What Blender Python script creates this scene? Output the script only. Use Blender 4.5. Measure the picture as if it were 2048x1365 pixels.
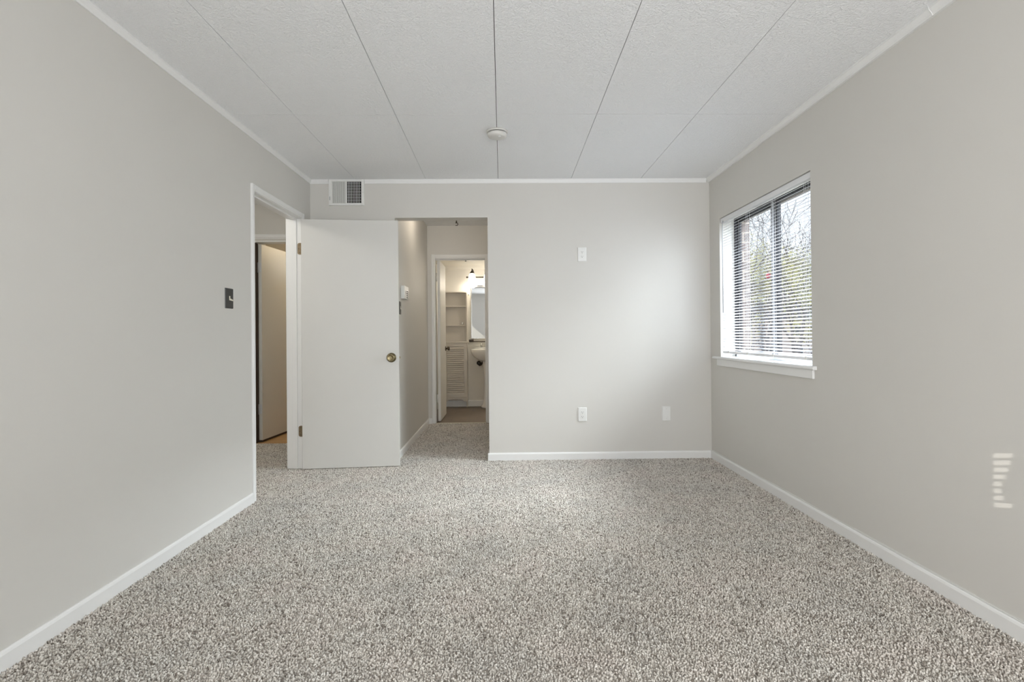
import bpy, bmesh, math, random
from mathutils import Vector, Matrix

scene = bpy.context.scene
for o in list(bpy.data.objects):
    bpy.data.objects.remove(o)
col = scene.collection

# ------------------------------------------------------------------ room size
XL, XR, YB, YR, H = -1.66, 1.811, 4.52, -1.40, 2.44

# ------------------------------------------------------------------ camera
YAW, PITCH, ROLL, FPX, SY, ZC = 0.0165026, 0.0045605, -0.0084390, 1040.975, 18.1146, 1.08988
cy, sy_, cp, sp, cr, sr = math.cos(YAW), math.sin(YAW), math.cos(PITCH), math.sin(PITCH), math.cos(ROLL), math.sin(ROLL)
fw = Vector((sy_ * cp, cy * cp, sp)); r0 = Vector((cy, -sy_, 0)); u0 = r0.cross(fw)
rt = cr * r0 + sr * u0; up = -sr * r0 + cr * u0
cam_d = bpy.data.cameras.new('camera'); cam = bpy.data.objects.new('camera', cam_d); col.objects.link(cam)
cam.matrix_world = Matrix(((rt.x, up.x, -fw.x, 0), (rt.y, up.y, -fw.y, 0), (rt.z, up.z, -fw.z, ZC), (0, 0, 0, 1)))
cam_d.sensor_fit = 'HORIZONTAL'; cam_d.sensor_width = 36.0
cam_d.lens = FPX / 2048 * 36.0
cam_d.shift_y = -SY / 2048
cam_d.clip_start = 0.05; cam_d.clip_end = 300
scene.camera = cam

# ------------------------------------------------------------------ exposure
vs = scene.view_settings
vs.view_transform = 'Standard'; vs.look = 'None'; vs.gamma = 1.0; vs.use_curve_mapping = False
vs.exposure = -0.03
scene.cycles.max_bounces = 16; scene.cycles.diffuse_bounces = 10
scene.cycles.sample_clamp_indirect = 6.0

# ------------------------------------------------------------------ sky, sun and daylight at the windows
W = bpy.data.worlds.new('sky'); scene.world = W; W.use_nodes = True
bg = W.node_tree.nodes['Background']
tcw = W.node_tree.nodes.new('ShaderNodeTexCoord'); sep = W.node_tree.nodes.new('ShaderNodeSeparateXYZ')
rmp = W.node_tree.nodes.new('ShaderNodeValToRGB')
W.node_tree.links.new(tcw.outputs['Generated'], sep.inputs[0])
W.node_tree.links.new(sep.outputs['Z'], rmp.inputs[0]); W.node_tree.links.new(rmp.outputs[0], bg.inputs[0])
rmp.color_ramp.elements[0].color = (0.965, 0.975, 1.0, 1); rmp.color_ramp.elements[1].color = (0.55, 0.72, 1.0, 1)
bg.inputs[1].default_value = 1.5

def lamp(name, kind, loc, energy, color, look=None, **kw):
    d = bpy.data.lights.new(name, kind); d.energy = energy; d.color = color
    for k, v in kw.items(): setattr(d, k, v)
    o = bpy.data.objects.new(name, d); col.objects.link(o); o.location = loc
    if look is not None:
        o.rotation_euler = (Vector(look) - Vector(loc)).to_track_quat('-Z', 'Y').to_euler()
    return o
lamp('sun', 'SUN', (-20, 30, 30), 2.6, (1.0, 0.93, 0.8), look=(-20 + 10, 30 - 8, 30 - 9), angle=0.02)
# daylight entering by the wide window in the wall behind the camera
lamp('rear_window_daylight', 'AREA', (0.55, YR - 0.11, 1.35), 31, (0.965, 0.985, 1.0), look=(0.3, 5, 1.30),
     shape='RECTANGLE', size=2.1, size_y=1.7, spread=math.radians(150))
# fill lamp added outside that window, aimed up to brighten the ceiling
lamp('ceiling_fill', 'AREA', (0.55, YR - 0.55, 0.62), 34, (0.97, 0.985, 1.0), look=(0.1, 4.2, 3.0),
     shape='RECTANGLE', size=2.1, size_y=0.5, spread=math.radians(125))
# daylight from the window in the left wall beside the viewer
lamp('left_window_daylight', 'AREA', (-3.3, -1.25, 2.0), 60, (1.0, 0.985, 0.96), look=(-1.72, -0.35, 1.42),
     shape='RECTANGLE', size=1.6, size_y=1.4)
# daylight from the side yard, slanting in by the right-hand window
lamp('side_yard_daylight', 'AREA', (4.6, 0.6, 1.75), 22, (0.86, 0.92, 1.0), look=(1.95, 3.67, 1.45),
     shape='RECTANGLE', size=2.2, size_y=2.2)
# open sky above the yard, square to the right-hand window
lamp('yard_sky_daylight', 'AREA', (4.1, 3.4, 2.9), 470, (0.88, 0.94, 1.0), look=(1.9, 3.67, 1.45),
     shape='RECTANGLE', size=3.6, size_y=3.0)
# higher open sky, falling steeply through the same window onto the carpet
lamp('high_sky_daylight', 'AREA', (4.9, 4.0, 4.7), 2850, (0.93, 0.96, 1.0), look=(1.6, 3.67, 1.2),
     shape='RECTANGLE', size=3.0, size_y=3.0)
# spot for the reflected sun patch, through the added screen outside the rear window
GL_T = Vector((XR, 1.865, 0.548)); GL_D = Vector((0.9, 3.27, -0.85)).normalized()
lamp('sun_glint', 'SPOT', GL_T - GL_D * 30.0, 50000, (1.0, 0.96, 0.89), look=GL_T, spot_size=0.03, spot_blend=0.1, shadow_soft_size=0.014)
wp = lamp('window_portal', 'AREA', (2.02, 3.67, 1.46), 1, (1, 1, 1), look=(0, 3.67, 1.46), shape='RECTANGLE', size=1.28, size_y=1.15)
wp.data.cycles.is_portal = True

# ------------------------------------------------------------------ materials
def mat(name, color, rough=0.6, metal=0.0, bump=None, emit=None, noise=None, **inp):
    m = bpy.data.materials.new(name); m.use_nodes = True
    nt = m.node_tree; b = nt.nodes['Principled BSDF']
    b.inputs['Base Color'].default_value = (*color, 1); b.inputs['Roughness'].default_value = rough
    b.inputs['Metallic'].default_value = metal
    for k, v in inp.items(): b.inputs[k.replace('_', ' ')].default_value = v
    tc = nt.nodes.new('ShaderNodeTexCoord')
    if noise:   # (scale, amount): slight variation of the base colour
        n = nt.nodes.new('ShaderNodeTexNoise'); n.inputs['Scale'].default_value = noise[0]
        n.inputs['Detail'].default_value = 4
        nt.links.new(tc.outputs['Object'], n.inputs['Vector'])
        r = nt.nodes.new('ShaderNodeValToRGB'); a = noise[1]
        r.color_ramp.elements[0].position = 0.3; r.color_ramp.elements[1].position = 0.7
        r.color_ramp.elements[0].color = (*[c * (1 - a) for c in color], 1)
        r.color_ramp.elements[1].color = (*[min(1, c * (1 + a)) for c in color], 1)
        nt.links.new(n.outputs['Fac'], r.inputs[0]); nt.links.new(r.outputs[0], b.inputs['Base Color'])
    if bump:    # (scale, strength, distance)
        n = nt.nodes.new('ShaderNodeTexNoise'); n.inputs['Scale'].default_value = bump[0]; n.inputs['Detail'].default_value = 3
        nt.links.new(tc.outputs['Object'], n.inputs['Vector'])
        bp = nt.nodes.new('ShaderNodeBump'); bp.inputs['Strength'].default_value = bump[1]; bp.inputs['Distance'].default_value = bump[2]
        nt.links.new(n.outputs['Fac'], bp.inputs['Height']); nt.links.new(bp.outputs[0], b.inputs['Normal'])
    if emit:
        b.inputs['Emission Color'].default_value = (*emit[0], 1); b.inputs['Emission Strength'].default_value = emit[1]
    return m

M = {}
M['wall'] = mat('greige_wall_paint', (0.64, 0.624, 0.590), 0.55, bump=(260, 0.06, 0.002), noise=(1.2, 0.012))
M['trim'] = mat('white_trim_paint', (0.80, 0.80, 0.79), 0.38, bump=(60, 0.05, 0.002))
M['door'] = mat('offwhite_door_paint', (0.65, 0.642, 0.615), 0.45, bump=(40, 0.04, 0.002), noise=(2.5, 0.012))
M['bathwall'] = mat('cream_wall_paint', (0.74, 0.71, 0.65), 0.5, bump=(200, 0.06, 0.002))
M['white_plastic'] = mat('white_plastic', (0.78, 0.78, 0.76), 0.35, noise=(30, 0.01))
M['aged_plastic'] = mat('aged_white_plastic', (0.66, 0.65, 0.62), 0.45, noise=(20, 0.02))
M['ivory'] = mat('ivory_plastic', (0.74, 0.71, 0.60), 0.35, noise=(30, 0.01))
M['black_plate'] = mat('black_switch_plate', (0.018, 0.018, 0.017), 0.38, noise=(40, 0.1))
M['dark_slot'] = mat('dark_slot', (0.03, 0.03, 0.028), 0.7, noise=(40, 0.1))
M['duct'] = mat('dark_duct', (0.012, 0.012, 0.012), 0.9, noise=(40, 0.1))
M['blind'] = mat('white_vinyl_slat', (0.80, 0.81, 0.83), 0.4, noise=(20, 0.01))
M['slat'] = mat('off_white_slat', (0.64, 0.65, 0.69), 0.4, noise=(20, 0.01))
M['brass'] = mat('antique_brass', (0.20, 0.165, 0.095), 0.30, 1.0, noise=(50, 0.15))
M['hinge'] = mat('worn_brass_hinge', (0.22, 0.165, 0.10), 0.5, 0.5, noise=(120, 0.2))
M['bronze'] = mat('oil_rubbed_bronze', (0.055, 0.042, 0.03), 0.4, 0.7, noise=(60, 0.2))
M['chrome'] = mat('brushed_steel', (0.62, 0.62, 0.62), 0.22, 1.0, noise=(60, 0.03))
M['frame'] = mat('dark_bronze_aluminium', (0.035, 0.035, 0.04), 0.4, 0.5, noise=(30, 0.1))
M['gap_shade'] = mat('dark_brown_gap_shade', (0.05, 0.028, 0.015), 0.7, noise=(60, 0.2))
M['pale_alu'] = mat('pale_aluminium', (0.62, 0.63, 0.65), 0.45, 0.2, noise=(30, 0.03))
M['alu'] = mat('grey_aluminium', (0.42, 0.43, 0.45), 0.4, 0.6, noise=(30, 0.05))
M['porcelain'] = mat('white_porcelain', (0.82, 0.81, 0.78), 0.12, noise=(10, 0.01))
M['cabinet'] = mat('taupe_cabinet_paint', (0.60, 0.565, 0.51), 0.5, bump=(60, 0.04, 0.002))
M['mirror'] = mat('mirror_silver', (0.9, 0.92, 0.93), 0.02, 1.0)
M['shade'] = mat('frosted_glass_shade', (0.95, 0.93, 0.88), 0.5, emit=((1.0, 0.93, 0.8), 5.0))
M['bark'] = mat('grey_bark', (0.17, 0.15, 0.155), 0.9, bump=(8, 0.6, 0.02), noise=(3, 0.25))
M['leaf_y'] = mat('yellow_green_leaf', (0.66, 0.62, 0.33), 0.6, noise=(1.3, 0.35))
M['leaf_g'] = mat('olive_leaf', (0.44, 0.45, 0.26), 0.6, noise=(1.3, 0.4))
M['leaf_p'] = mat('pale_dry_leaf', (0.68, 0.58, 0.53), 0.6, noise=(1.3, 0.3))
M['ground'] = mat('autumn_lawn', (0.48, 0.45, 0.33), 0.95, noise=(0.7, 0.4))
M['siding'] = mat('pale_pink_brick', (0.62, 0.50, 0.46), 0.85, noise=(0.5, 0.12))
M['roof'] = mat('grey_shingle', (0.12, 0.11, 0.12), 0.9, noise=(4, 0.3))
M['winglass'] = mat('dark_far_glass', (0.06, 0.07, 0.09), 0.1, noise=(1, 0.2))
M['red'] = mat('red_plastic', (0.55, 0.03, 0.06), 0.4, noise=(10, 0.1))
M['caulk'] = mat('white_paint_bead', (0.74, 0.74, 0.72), 0.5, noise=(20, 0.02))

def glass():
    m = bpy.data.materials.new('window_glass'); m.use_nodes = True; nt = m.node_tree
    for n in list(nt.nodes): nt.nodes.remove(n)
    out = nt.nodes.new('ShaderNodeOutputMaterial'); mx = nt.nodes.new('ShaderNodeMixShader')
    t = nt.nodes.new('ShaderNodeBsdfTransparent'); g = nt.nodes.new('ShaderNodeBsdfGlossy')
    t.inputs[0].default_value = (0.93, 0.95, 0.95, 1); g.inputs['Roughness'].default_value = 0.02
    fr = nt.nodes.new('ShaderNodeFresnel'); fr.inputs[0].default_value = 1.45
    ge = nt.nodes.new('ShaderNodeNewGeometry'); fm = nt.nodes.new('ShaderNodeMath'); fm.operation = 'MULTIPLY'
    inv = nt.nodes.new('ShaderNodeMath'); inv.operation = 'SUBTRACT'; inv.inputs[0].default_value = 1.0
    nt.links.new(ge.outputs['Backfacing'], inv.inputs[1]); nt.links.new(fr.outputs[0], fm.inputs[0]); nt.links.new(inv.outputs[0], fm.inputs[1])
    nt.links.new(fm.outputs[0], mx.inputs[0]); nt.links.new(t.outputs[0], mx.inputs[1]); nt.links.new(g.outputs[0], mx.inputs[2])
    nt.links.new(mx.outputs[0], out.inputs[0]); return m
M['glass'] = glass()

def ramp_between(nt, fac, stops):
    r = nt.nodes.new('ShaderNodeValToRGB')
    e = r.color_ramp.elements
    while len(e) < len(stops): e.new(0.5)
    for i, (p, c) in enumerate(stops): e[i].position = p; e[i].color = (*c, 1)
    nt.links.new(fac, r.inputs[0]); return r.outputs[0]

def carpet():
    m = bpy.data.materials.new('speckled_carpet_yarn'); m.use_nodes = True; nt = m.node_tree; b = nt.nodes['Principled BSDF']
    b.inputs['Roughness'].default_value = 0.95; b.inputs['Specular IOR Level'].default_value = 0.1
    tc = nt.nodes.new('ShaderNodeTexCoord')
    at = nt.nodes.new('ShaderNodeAttribute'); at.attribute_name = 'yarn'
    c = ramp_between(nt, at.outputs['Fac'], [(0.06, (0.22, 0.192, 0.165)), (0.33, (0.51, 0.477, 0.435)), (0.6, (0.72, 0.688, 0.642)), (0.93, (0.87, 0.845, 0.80))])
    # broad soft patches, slightly pinkish and greyish
    n3 = nt.nodes.new('ShaderNodeTexNoise'); n3.inputs['Scale'].default_value = 3.2; n3.inputs['Detail'].default_value = 3
    nt.links.new(tc.outputs['Object'], n3.inputs['Vector'])
    tint = ramp_between(nt, n3.outputs['Fac'], [(0.35, (0.92, 0.92, 0.915)), (0.52, (1.0, 0.99, 0.975)), (0.68, (1.0, 0.97, 0.96))])
    mc = nt.nodes.new('ShaderNodeMix'); mc.data_type = 'RGBA'; mc.blend_type = 'MULTIPLY'; mc.inputs[0].default_value = 1
    nt.links.new(c, mc.inputs[6]); nt.links.new(tint, mc.inputs[7]); nt.links.new(mc.outputs[2], b.inputs['Base Color'])
    return m
M['carpet'] = carpet()
M['carpet_base'] = mat('carpet_backing', (0.42, 0.39, 0.35), 0.95, noise=(120, 0.3))

def stipple():
    m = mat('stippled_ceiling_panel', (0.90, 0.908, 0.918), 0.85); nt = m.node_tree; b = nt.nodes['Principled BSDF']
    tc = nt.nodes.new('ShaderNodeTexCoord')
    n = nt.nodes.new('ShaderNodeTexNoise'); n.inputs['Scale'].default_value = 75; n.inputs['Detail'].default_value = 3; n.inputs['Roughness'].default_value = 0.6
    n.inputs['Distortion'].default_value = 0.8
    nt.links.new(tc.outputs['Object'], n.inputs['Vector'])
    cc = ramp_between(nt, n.outputs['Fac'], [(0.42, (0, 0, 0)), (0.62, (1, 1, 1))])
    bp = nt.nodes.new('ShaderNodeBump'); bp.inputs['Strength'].default_value = 0.6; bp.inputs['Distance'].default_value = 0.005
    nt.links.new(cc, bp.inputs['Height']); nt.links.new(bp.outputs[0], b.inputs['Normal'])
    return m
M['ceiling'] = stipple()
M['seam'] = mat('panel_seam_gap', (0.10, 0.098, 0.095), 0.9, noise=(9, 0.5))

def brick():
    m = mat('brown_brick', (0.3, 0.2, 0.16), 0.9); nt = m.node_tree; b = nt.nodes['Principled BSDF']
    tc = nt.nodes.new('ShaderNodeTexCoord'); s = nt.nodes.new('ShaderNodeSeparateXYZ'); cb = nt.nodes.new('ShaderNodeCombineXYZ')
    nt.links.new(tc.outputs['Object'], s.inputs[0])
    ad = nt.nodes.new('ShaderNodeMath'); ad.operation = 'ADD'; nt.links.new(s.outputs[0], ad.inputs[0]); nt.links.new(s.outputs[1], ad.inputs[1])
    nt.links.new(ad.outputs[0], cb.inputs[0]); nt.links.new(s.outputs[2], cb.inputs[1])
    t = nt.nodes.new('ShaderNodeTexBrick'); t.inputs['Scale'].default_value = 1
    t.inputs['Color1'].default_value = (0.115, 0.088, 0.082, 1); t.inputs['Color2'].default_value = (0.095, 0.078, 0.075, 1)
    t.inputs['Mortar'].default_value = (0.25, 0.215, 0.19, 1)
    t.inputs['Brick Width'].default_value = 0.21; t.inputs['Row Height'].default_value = 0.08; t.inputs['Mortar Size'].default_value = 0.006
    nt.links.new(cb.outputs[0], t.inputs['Vector']); nt.links.new(t.outputs['Color'], b.inputs['Base Color'])
    return m
M['brick'] = brick()

def planks(name, c1, c2, w, l):
    m = mat(name, c1, 0.45); nt = m.node_tree; b = nt.nodes['Principled BSDF']
    tc = nt.nodes.new('ShaderNodeTexCoord')
    t = nt.nodes.new('ShaderNodeTexBrick'); t.inputs['Scale'].default_value = 1
    t.inputs['Color1'].default_value = (*c1, 1); t.inputs['Color2'].default_value = (*c2, 1); t.inputs['Mortar'].default_value = (*[c * 0.6 for c in c1], 1)
    t.inputs['Brick Width'].default_value = l; t.inputs['Row Height'].default_value = w; t.inputs['Mortar Size'].default_value = 0.002
    nt.links.new(tc.outputs['Object'], t.inputs['Vector'])
    n = nt.nodes.new('ShaderNodeTexNoise'); n.inputs['Scale'].default_value = 9; n.inputs['Detail'].default_value = 5
    mp = nt.nodes.new('ShaderNodeMapping'); mp.inputs['Scale'].default_value = (1, 8, 1)
    nt.links.new(tc.outputs['Object'], mp.inputs[0]); nt.links.new(mp.outputs[0], n.inputs['Vector'])
    tint = ramp_between(nt, n.outputs['Fac'], [(0.3, (0.75, 0.73, 0.7)), (0.7, (1.1, 1.1, 1.1))])
    mc = nt.nodes.new('ShaderNodeMix'); mc.data_type = 'RGBA'; mc.blend_type = 'MULTIPLY'; mc.inputs[0].default_value = 1
    nt.links.new(t.outputs['Color'], mc.inputs[6]); nt.links.new(tint, mc.inputs[7]); nt.links.new(mc.outputs[2], b.inputs['Base Color'])
    return m
M['oak'] = planks('oak_floor', (0.55, 0.36, 0.17), (0.50, 0.31, 0.14), 0.08, 0.9)
M['tile'] = planks('brown_slate_tile', (0.21, 0.165, 0.13), (0.18, 0.145, 0.115), 0.3, 0.45)

# ------------------------------------------------------------------ mesh helpers
class MB:
    """collects simple shapes and links them as ONE mesh object"""
    def __init__(self): self.bm = bmesh.new()
    def box(self, x0, x1, y0, y1, z0, z1, mi=0):
        v = [self.bm.verts.new((x, y, z)) for x in (x0, x1) for y in (y0, y1) for z in (z0, z1)]
        for f in ((0, 1, 3, 2), (4, 6, 7, 5), (0, 4, 5, 1), (2, 3, 7, 6), (0, 2, 6, 4), (1, 5, 7, 3)):
            self.bm.faces.new([v[i] for i in f]).material_index = mi
        return self
    def hexa(self, p, mi=0):      # 8 points ordered as in box
        v = [self.bm.verts.new(q) for q in p]
        for f in ((0, 1, 3, 2), (4, 6, 7, 5), (0, 4, 5, 1), (2, 3, 7, 6), (0, 2, 6, 4), (1, 5, 7, 3)):
            self.bm.faces.new([v[i] for i in f]).material_index = mi
        return self
    def prism(self, poly, axis, a0, a1, mi=0):
        """poly: list of 2D points in the two other axes (cyclic order), extruded along axis"""
        def P(q, a):
            if axis == 0: return (a, q[0], q[1])
            if axis == 1: return (q[0], a, q[1])
            return (q[0], q[1], a)
        A = [self.bm.verts.new(P(q, a0)) for q in poly]; B = [self.bm.verts.new(P(q, a1)) for q in poly]
        n = len(poly)
        for i in range(n): self.bm.faces.new((A[i], A[(i + 1) % n], B[(i + 1) % n], B[i])).material_index = mi
        self.bm.faces.new(A[::-1]).material_index = mi; self.bm.faces.new(B).material_index = mi
        return self
    def lathe(self, prof, origin, axis=(0, 0, 1), n=32, mi=0, smooth=True, caps=True):
        """prof: list of (radius, height along axis)"""
        q = Vector((0, 0, 1)).rotation_difference(Vector(axis).normalized()); o = Vector(origin)
        rings = []
        for r, h in prof:
            rings.append([self.bm.verts.new(o + q @ Vector((r * math.cos(2 * math.pi * i / n), r * math.sin(2 * math.pi * i / n), h))) for i in range(n)])
        for a, b in zip(rings, rings[1:]):
            for i in range(n):
                f = self.bm.faces.new((a[i], a[(i + 1) % n], b[(i + 1) % n], b[i])); f.smooth = smooth; f.material_index = mi
        if caps:
            self.bm.faces.new(rings[0][::-1]).material_index = mi; self.bm.faces.new(rings[-1]).material_index = mi
        return self
    def tube(self, pts, rad, n=8, mi=0):
        pts = [Vector(p) for p in pts]
        if not hasattr(rad, '__len__'): rad = [rad] * len(pts)
        rings = []; prev = None
        for i, p in enumerate(pts):
            d = (pts[min(i + 1, len(pts) - 1)] - pts[max(i - 1, 0)]).normalized()
            if prev is None: a = d.orthogonal().normalized()
            else:
                a = prev - d * prev.dot(d)
                a = a.normalized() if a.length > 1e-6 else d.orthogonal().normalized()
            prev = a; b = d.cross(a)
            rings.append([self.bm.verts.new(p + (a * math.cos(2 * math.pi * k / n) + b * math.sin(2 * math.pi * k / n)) * rad[i]) for k in range(n)])
        for s, t in zip(rings, rings[1:]):
            for k in range(n):
                f = self.bm.faces.new((s[k], s[(k + 1) % n], t[(k + 1) % n], t[k])); f.smooth = True; f.material_index = mi
        self.bm.faces.new(rings[0][::-1]).material_index = mi; self.bm.faces.new(rings[-1]).material_index = mi
        return self
    def loft(self, rings, mi=0, smooth=True, caps=True):
        R = [[self.bm.verts.new(p) for p in r] for r in rings]; n = len(R[0])
        for a, b in zip(R, R[1:]):
            for i in range(n):
                f = self.bm.faces.new((a[i], a[(i + 1) % n], b[(i + 1) % n], b[i])); f.smooth = smooth; f.material_index = mi
        if caps:
            self.bm.faces.new(R[0][::-1]).material_index = mi; self.bm.faces.new(R[-1]).material_index = mi
        return self
    def build(self, name, mats, parent=None, bevel=0, origin=None, segs=2):
        if not isinstance(mats, (list, tuple)): mats = [mats]
        bmesh.ops.recalc_face_normals(self.bm, faces=self.bm.faces[:])
        org = Vector(origin) if origin is not None else Vector((0, 0, 0))
        if parent is not None: org = parent.matrix_world_org if hasattr(parent, 'matrix_world_org') else Vector(parent['_o']) if '_o' in parent else Vector((0, 0, 0))
        bmesh.ops.translate(self.bm, verts=self.bm.verts[:], vec=-org)
        me = bpy.data.meshes.new(name); self.bm.to_mesh(me); self.bm.free()
        for m in mats: me.materials.append(m)
        o = bpy.data.objects.new(name, me); col.objects.link(o)
        if parent is not None: o.parent = parent; o['_o'] = tuple(org)
        else: o.location = org; o['_o'] = tuple(org)
        if bevel:
            md = o.modifiers.new('soft_edges', 'BEVEL'); md.width = bevel; md.segments = segs; md.limit_method = 'ANGLE'; md.angle_limit = math.radians(40)
        return o

def thing(name, label, cat, loc, group=None):
    o = bpy.data.objects.new(name, None); col.objects.link(o); o.location = loc
    o.empty_display_size = 0.05
    o['label'] = label; o['category'] = cat; o['_o'] = tuple(loc)
    if group: o['group'] = group
    return o
def tag(o, label, cat, kind=None, group=None):
    o['label'] = label; o['category'] = cat
    if kind: o['kind'] = kind
    if group: o['group'] = group
    return o
def struct(o, label, cat): return tag(o, label, cat, 'structure')

# ================================================================== SHELL
# openings
DY0, DY1, DZ = 3.50, 4.315, 2.058          # left door (clear)
OX0, OX1, OZ = -0.933, -0.130, 2.108       # opening in the back wall
WY0, WY1, WZ0, WZ1 = 3.026, 4.312, 0.889, 2.042   # right window
BX0, BX1, BZ = -0.838, -0.217, 2.03        # bathroom door (clear)
YH = 6.44                                   # far wall of the little hallway
YBB = 7.97                                  # bathroom back wall
XHL = -1.78                                 # hall side of left wall
YFH = 5.36                                  # far wall of the left hall
FX0, FX1 = -2.535, -1.93                    # door in it

# floor: carpet backing, with the cut pile standing on it
PZ = -0.008
areas = [(XL, XR, YR, YB), (XHL, XL, DY0, DY1), (-3.3, XHL, 2.2, 5.345), (OX0, OX1, YB, YB + .12), (OX0, 0.8, YB + .12, YH - .03)]
m = MB()
for a in areas: m.box(a[0], a[1], a[2], a[3], -0.12, PZ)
struct(m.build('floor', M['carpet_base']), 'greige carpet backing under the speckled cut pile', 'floor')
import numpy as np
rs = np.random.default_rng(11)
quads = np.array([[0, 1, 5, 4], [1, 2, 6, 5], [2, 3, 7, 6], [3, 0, 4, 7]]); tris = np.array([[4, 5, 8], [5, 6, 8], [6, 7, 8], [7, 4, 8]])
pile_labels = ['greige speckled cut pile carpet of the empty main room', 'carpet pile in the threshold of the left doorway', 'speckled carpet pile of the hall past the left doorway',
               'carpet pile between the jambs of the far wall opening', 'warm lit carpet pile of the passage before the bathroom']
for (x0, x1, y0, y1), lab in zip(areas, pile_labels):
    pit = 0.0078
    gx = np.arange(x0 + .005, x1 - .004, pit); gy = np.arange(y0 + .004, y1 - .003, pit)
    A, B = np.meshgrid(gx, gy); P = np.stack([A.ravel(), B.ravel()], 1); N = len(P)
    P = P + rs.uniform(-.0036, .0036, P.shape)
    hgt = rs.uniform(.0055, .0115, N); rad = rs.uniform(.0026, .0048, N); tw = rs.uniform(0, 6.283, N)
    ln = rs.normal(0, .0030, (N, 2))
    V = np.zeros((N, 9, 3), np.float32)
    for k in range(4):
        a = tw + k * math.pi / 2
        V[:, k, 0] = P[:, 0] + np.cos(a) * rad * .8; V[:, k, 1] = P[:, 1] + np.sin(a) * rad * .8; V[:, k, 2] = PZ
        a2 = a + .5
        V[:, 4 + k, 0] = P[:, 0] + ln[:, 0] * .6 + np.cos(a2) * rad; V[:, 4 + k, 1] = P[:, 1] + ln[:, 1] * .6 + np.sin(a2) * rad; V[:, 4 + k, 2] = PZ + hgt * .68
    V[:, 8, 0] = P[:, 0] + ln[:, 0]; V[:, 8, 1] = P[:, 1] + ln[:, 1]; V[:, 8, 2] = PZ + hgt
    V[:, :, 0] = np.clip(V[:, :, 0], x0 + .0005, x1 - .0005); V[:, :, 1] = np.clip(V[:, :, 1], y0 + .0005, y1 - .0005)
    base = (np.arange(N) * 9)[:, None]
    loops = np.concatenate([(base + quads.ravel()), (base + tris.ravel())], 1).ravel().astype(np.int32)     # per tuft: 16 + 12 loops
    tot = np.tile(np.array([4] * 4 + [3] * 4, np.int32), N); start = np.concatenate([[0], np.cumsum(tot)[:-1]]).astype(np.int32)
    me = bpy.data.meshes.new('carpet_pile')
    me.vertices.add(N * 9); me.vertices.foreach_set('co', V.ravel())
    me.loops.add(len(loops)); me.loops.foreach_set('vertex_index', loops)
    me.polygons.add(N * 8); me.polygons.foreach_set('loop_start', start); me.polygons.foreach_set('loop_total', tot)
    me.polygons.foreach_set('use_smooth', np.ones(N * 8, bool))
    shade_ = np.clip(rs.normal(.5, .22, N), 0, 1).astype(np.float32)
    at = me.attributes.new('yarn', 'FLOAT', 'POINT'); at.data.foreach_set('value', np.repeat(shade_, 9))
    me.update(); me.materials.append(M['carpet'])
    pile = bpy.data.objects.new('carpet_pile', me); col.objects.link(pile)
    tag(pile, lab, 'carpet', 'stuff')
m = MB().box(-0.98, 0.6, YH - .015, YBB, -0.12, -0.006)
struct(m.build('floor_bathroom', M['tile']), 'brown tile floor of the bathroom past the doorway', 'floor')
m = MB().box(-3.3, -1.2, 5.345, 7.3, -0.12, -0.004)
struct(m.build('floor_closet', M['oak']), 'yellow oak floor beyond the far open door on the left', 'floor')
m = MB().box(BX0 - .0, BX1, YH - .03, YH - .005, 0.0, 0.006)
struct(m.build('trim_threshold', M['ivory'], bevel=.002), 'thin pale threshold strip between carpet and bathroom tile', 'trim')

# ceiling: panels with gaps
xs_seam = [(-1.259, -1.271), (-0.639, -0.662), (-0.029, -0.035), (0.573, 0.599), (1.2, 1.206)]   # x at y=2.1 / y=4.47
def xseam(k, y):
    if k < 0: return XL
    if k >= len(xs_seam): return XR
    a, b = xs_seam[k]; return a + (b - a) * (y - 2.1) / (4.47 - 2.1)
m = MB(); g = 0.0017
rng = random.Random(4)
ys = [(YR, 0.745), (0.745, 3.186), (3.186, YB)]
for (ya, yb) in ys:
    for k in range(-1, len(xs_seam)):
        g1 = g if k >= 0 else 0; g2 = g if k + 1 < len(xs_seam) else 0
        ga = 0.0022 if ya > YR else 0; gb = 0.0022 if yb < YB else 0
        p = []
        for (kk, s, gg) in ((k, 1, g1), (k + 1, -1, g2)):
            for (yy, s2) in ((ya + ga, 0), (yb - gb, 0)):
                for z in (H, H + .006):
                    p.append((xseam(kk, yy) + s * gg, yy, z))
        m.hexa(p)
m.box(XL, XR, YR, YB, H + .006, H + .12, 1)
struct(m.build('ceiling', [M['ceiling'], M['seam']]), 'white stippled ceiling of long panels with thin dark seams', 'ceiling')

# walls
m = MB(); T = XHL
m.box(T, XL, YR - .12, -1.1, -.12, H); m.box(T, XL, .4, DY0 - .015, -.12, H); m.box(T, XL, -1.1, .4, -.12, .85); m.box(T, XL, -1.1, .4, 2.05, H); m.box(T, XL, DY1 + .015, YB, -.12, H); m.box(T, XL, DY0 - .015, DY1 + .015, DZ + .015, H)
struct(m.build('wall_left', M['wall']), 'plain greige wall on the left with the open doorway', 'wall')
m = MB()
m.box(T, OX0, YB, YB + .12, -.12, H); m.box(OX1, XR + .17, YB, YB + .12, -.12, H); m.box(OX0, OX1, YB, YB + .12, OZ, H)
struct(m.build('wall_back', M['wall']), 'greige far wall facing the camera with outlets and a passage opening', 'wall')
m = MB(); XO = 1.981
m.box(XR, XO, YR - .12, WY0, -.12, H); m.box(XR, XO, WY1, YB, -.12, H); m.box(XR, XO, WY0, WY1, -.12, WZ0 - .03); m.box(XR, XO, WY0, WY1, WZ1, H)
struct(m.build('wall_right', M['wall']), 'greige wall on the right around the window', 'wall')
m = MB(); XB = 2.055
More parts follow.
